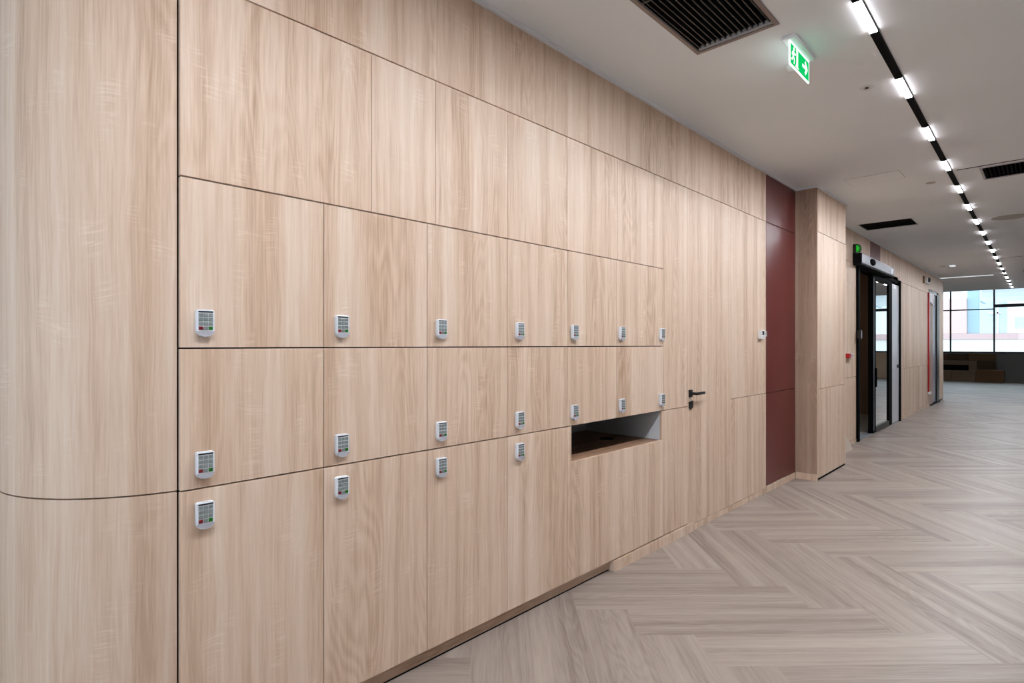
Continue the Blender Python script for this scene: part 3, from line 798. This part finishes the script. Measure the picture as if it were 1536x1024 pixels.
# ------------------------------------------------------------------ window wall at the far end
SZ, WT = 1.085, 4.05
wfar = structure('wall_far', (X1, 0, 0), 'grey sill wall below the far windows', 'wall')
oW = (X1, 0, 0)
part('sill_wall', oW, M['sillgrey'], wfar, (X1, X1+.2, YR, YB, 0, SZ))
part('ledge', oW, M['sillgrey'], wfar, (X1-.10, X1-.001, -.58, 1.60, 0, .79))
part('sill_board', oW, M['mullion'], wfar, (X1-.02, X1+.2, YR, YB, SZ+.001, SZ+.03))
my = [5.6, 4.45, 3.095, 1.722, .34, -1.05, -2.45, -3.85, -4.95]
for i in range(8):
    ya_, yb_ = my[i+1], my[i]
    o = (X1+.1, (ya_+yb_)/2, SZ)
    wdw = structure('window_%d' % (i+10 if i > 4 else i+1), o, 'tall dark framed window pane', 'window')
    t_ = .035 if i != 3 else .055
    z_ = (2.815, 2.86) if i <= 2 else (2.90, 3.02)
    part('window_frame', o, M['mullion'], wdw, (X1+.06, X1+.12, ya_, ya_+t_, SZ+.031, WT), (X1+.06, X1+.12, yb_-.02, yb_, SZ+.031, WT), (X1+.06, X1+.12, ya_+t_, yb_-.02, *z_), (X1+.06, X1+.12, ya_+t_, yb_-.02, SZ+.031, SZ+.06))
    part('window_glass', o, M['glass'], wdw, (X1+.085, X1+.091, ya_+t_+.001, yb_-.021, SZ+.061, z_[0]-.001), (X1+.085, X1+.091, ya_+t_+.001, yb_-.021, z_[1]+.001, WT))

# ------------------------------------------------------------------ stepped seating in front of it
def block(x0, x1, y0, y1, z0, z1, mat, lab, top=None):
    o = ((x0+x1)/2, (y0+y1)/2, z0)
    t = thing('seating_block', o, lab, 'seating block', 'stepped seating under the far windows')
    g = .004
    part('body', o, M[mat], t, (x0+.012, x1, y0+g, y1-g, z0+.001, z1-.031), bevel=.006)
    part('seat_top', o, M[top or mat], t, (x0, x1, y0+g, y1-g, z1-.030, z1), bevel=.006)
    if z0 > .1: part('back_support', o, M['blackmat'], t, (x0+.24, x1-.01, y0+.01, y1-.01, .001, z0), label='dark recessed support')
bx = 27.9
block(bx, bx+.55, 2.19, 2.92, 0, .40, 'block_mid', 'taupe seating block in the bottom tier, middle of three')
block(bx, bx+.55, 2.92, 4.6, 0, .40, 'block_mid', 'long taupe seating block in the bottom tier, partly hidden by the wall end')
block(bx-.02, bx+.55, 1.36, 2.185, 0, .455, 'block_brown', 'brown seating block at the free end of the bottom tier')
block(bx+.56, bx+.98, 2.45, 4.6, .62, .78, 'block_mid', 'thick seat slab above the dark gap in the second tier')
block(bx+.56, bx+.98, 2.18, 2.445, 0, .775, 'block_mid', 'narrow taupe seating block in the second tier beside the dark gap')
block(bx+.56, bx+.98, 1.64, 2.175, 0, .80, 'block_dark', 'dark seating block at the free end of the second tier')
block(bx+.99, X1-.11, 3.15, 4.6, 0, 1.06, 'block_red', 'reddish seat back block in the top tier by the wall end')
block(bx+.99, X1-.11, 2.48, 3.145, 0, 1.065, 'block_dark', 'dark brown seat back block in the middle of the top tier')
block(bx+.99, X1-.11, 1.66, 2.475, 0, 1.07, 'block_brown', 'brown seat back block at the free end of the top tier')
block(bx, bx+.55, -3.4, -.62, 0, .42, 'block_tan', 'tan bottom seating step seen reflected in the sliding door')
block(bx+.56, bx+.98, -3.4, -.62, 0, .76, 'block_tan', 'tan middle seating step seen reflected in the sliding door')
block(bx+.99, X1-.002, -3.4, -.62, 0, 1.07, 'block_tan', 'tan top seating step seen reflected in the sliding door')

# ------------------------------------------------------------------ street and the building opposite
tag(MB().box(30.2, 80, -40, 40, -4.2, -4.0).build('street_ground', M['street']), 'pale street outside the windows', 'street', kind='structure')
bo = (47.0, 3.0, -4.0)
bd = thing('building', bo, 'overexposed pale building across the street outside the windows', 'building')
BX = 46.0
part('rendered_wall', bo, M['render'], bd, (BX, BX+4, -14, 18, -4, 1.75))
part('cornice', bo, M['band'], bd, (BX-.15, BX+4, -14, 18, 1.76, 2.12))
part('brick_wall', bo, M['brick'], bd, (BX+.05, BX+4, 4.05, 5.6, 2.13, 4.4))
part('brick_wall', bo, M['render'], bd, (BX+.05, BX+4, 5.65, 18, 2.13, 7))
part('tower_panel', bo, M['bluepane'], bd, (BX+.3, BX+4, 3.45, 4.04, 2.13, 5.6))
part('glazing', bo, M['palepane'], bd, (BX+.3, BX+4, 2.1, 3.44, 2.13, 5.6))
part('window_bar', bo, M['render'], bd, (BX+.2, BX+.29, 2.52, 2.60, 2.13, 4.0), (BX+.2, BX+.29, 2.4, 2.98, 3.35, 3.45))
part('siding', bo, M['render'], bd, (BX, BX+4, -14, 2.09, 2.13, 4.6))
part('window', bo, M['palepane'], bd, (BX-.05, BX-.005, 1.30, 1.75, 2.4, 3.1), (BX-.05, BX-.005, .55, 1.0, 2.4, 3.1), (BX-.05, BX-.005, -.2, .25, 2.4, 3.1), (BX-.05, BX-.005, -1.4, -.5, 2.4, 3.1))
b = MB(bo)
for k in range(7):
    a0, a1 = math.radians(90*k/7), math.radians(90*(k+1)/7)
    p = lambda a, r: (BX-3+r*math.cos(a)*1.2, 4.0+r*math.sin(a)*.9)
    b.prism([p(a0, 1.5), p(a1, 1.5), p(a1, 1.44), p(a0, 1.44)], 'y', -14, 3.2)
b.build('canopy_roof', M['canopy'], bd)
b = MB(bo)
for y in (3.15, 1.2, -1.5, -4.5): b.box(BX-2.9, BX, y-.04, y+.04, 3.95, 4.02)
b.build('canopy_bracket', M['bluepane'], bd)

# ------------------------------------------------------------------ light
w = bpy.data.worlds.new('world'); S.world = w; w.use_nodes = True
bg = w.node_tree.nodes['Background']; bg.inputs[0].default_value = (.76, .88, 1.0, 1); bg.inputs[1].default_value = 1.2
def portal(name, loc, rot, sx, sy):
    l = bpy.data.lights.new(name, 'AREA'); l.shape = 'RECTANGLE'; l.size = sx; l.size_y = sy
    l.cycles.is_portal = True
    o = bpy.data.objects.new(name, l); C.objects.link(o); o.location = loc; o.rotation_euler = rot
portal('window_portal_back', (X0-.15, 2.5, 1.675), (math.pi/2, 0, -math.pi/2), 5.8, 2.45)
portal('window_portal_far', (X1+.3, .5, 2.57), (math.pi/2, 0, math.pi/2), 11, 3.0)

S.view_settings.view_transform = 'Standard'; S.view_settings.look = 'None'
S.view_settings.gamma = 1; S.view_settings.use_curve_mapping = False
S.view_settings.exposure = 1.35
S.cycles.use_denoising = True
S.cycles.max_bounces = 10; S.cycles.diffuse_bounces = 5; S.cycles.transparent_max_bounces = 12
S.cycles.sample_clamp_indirect = 8
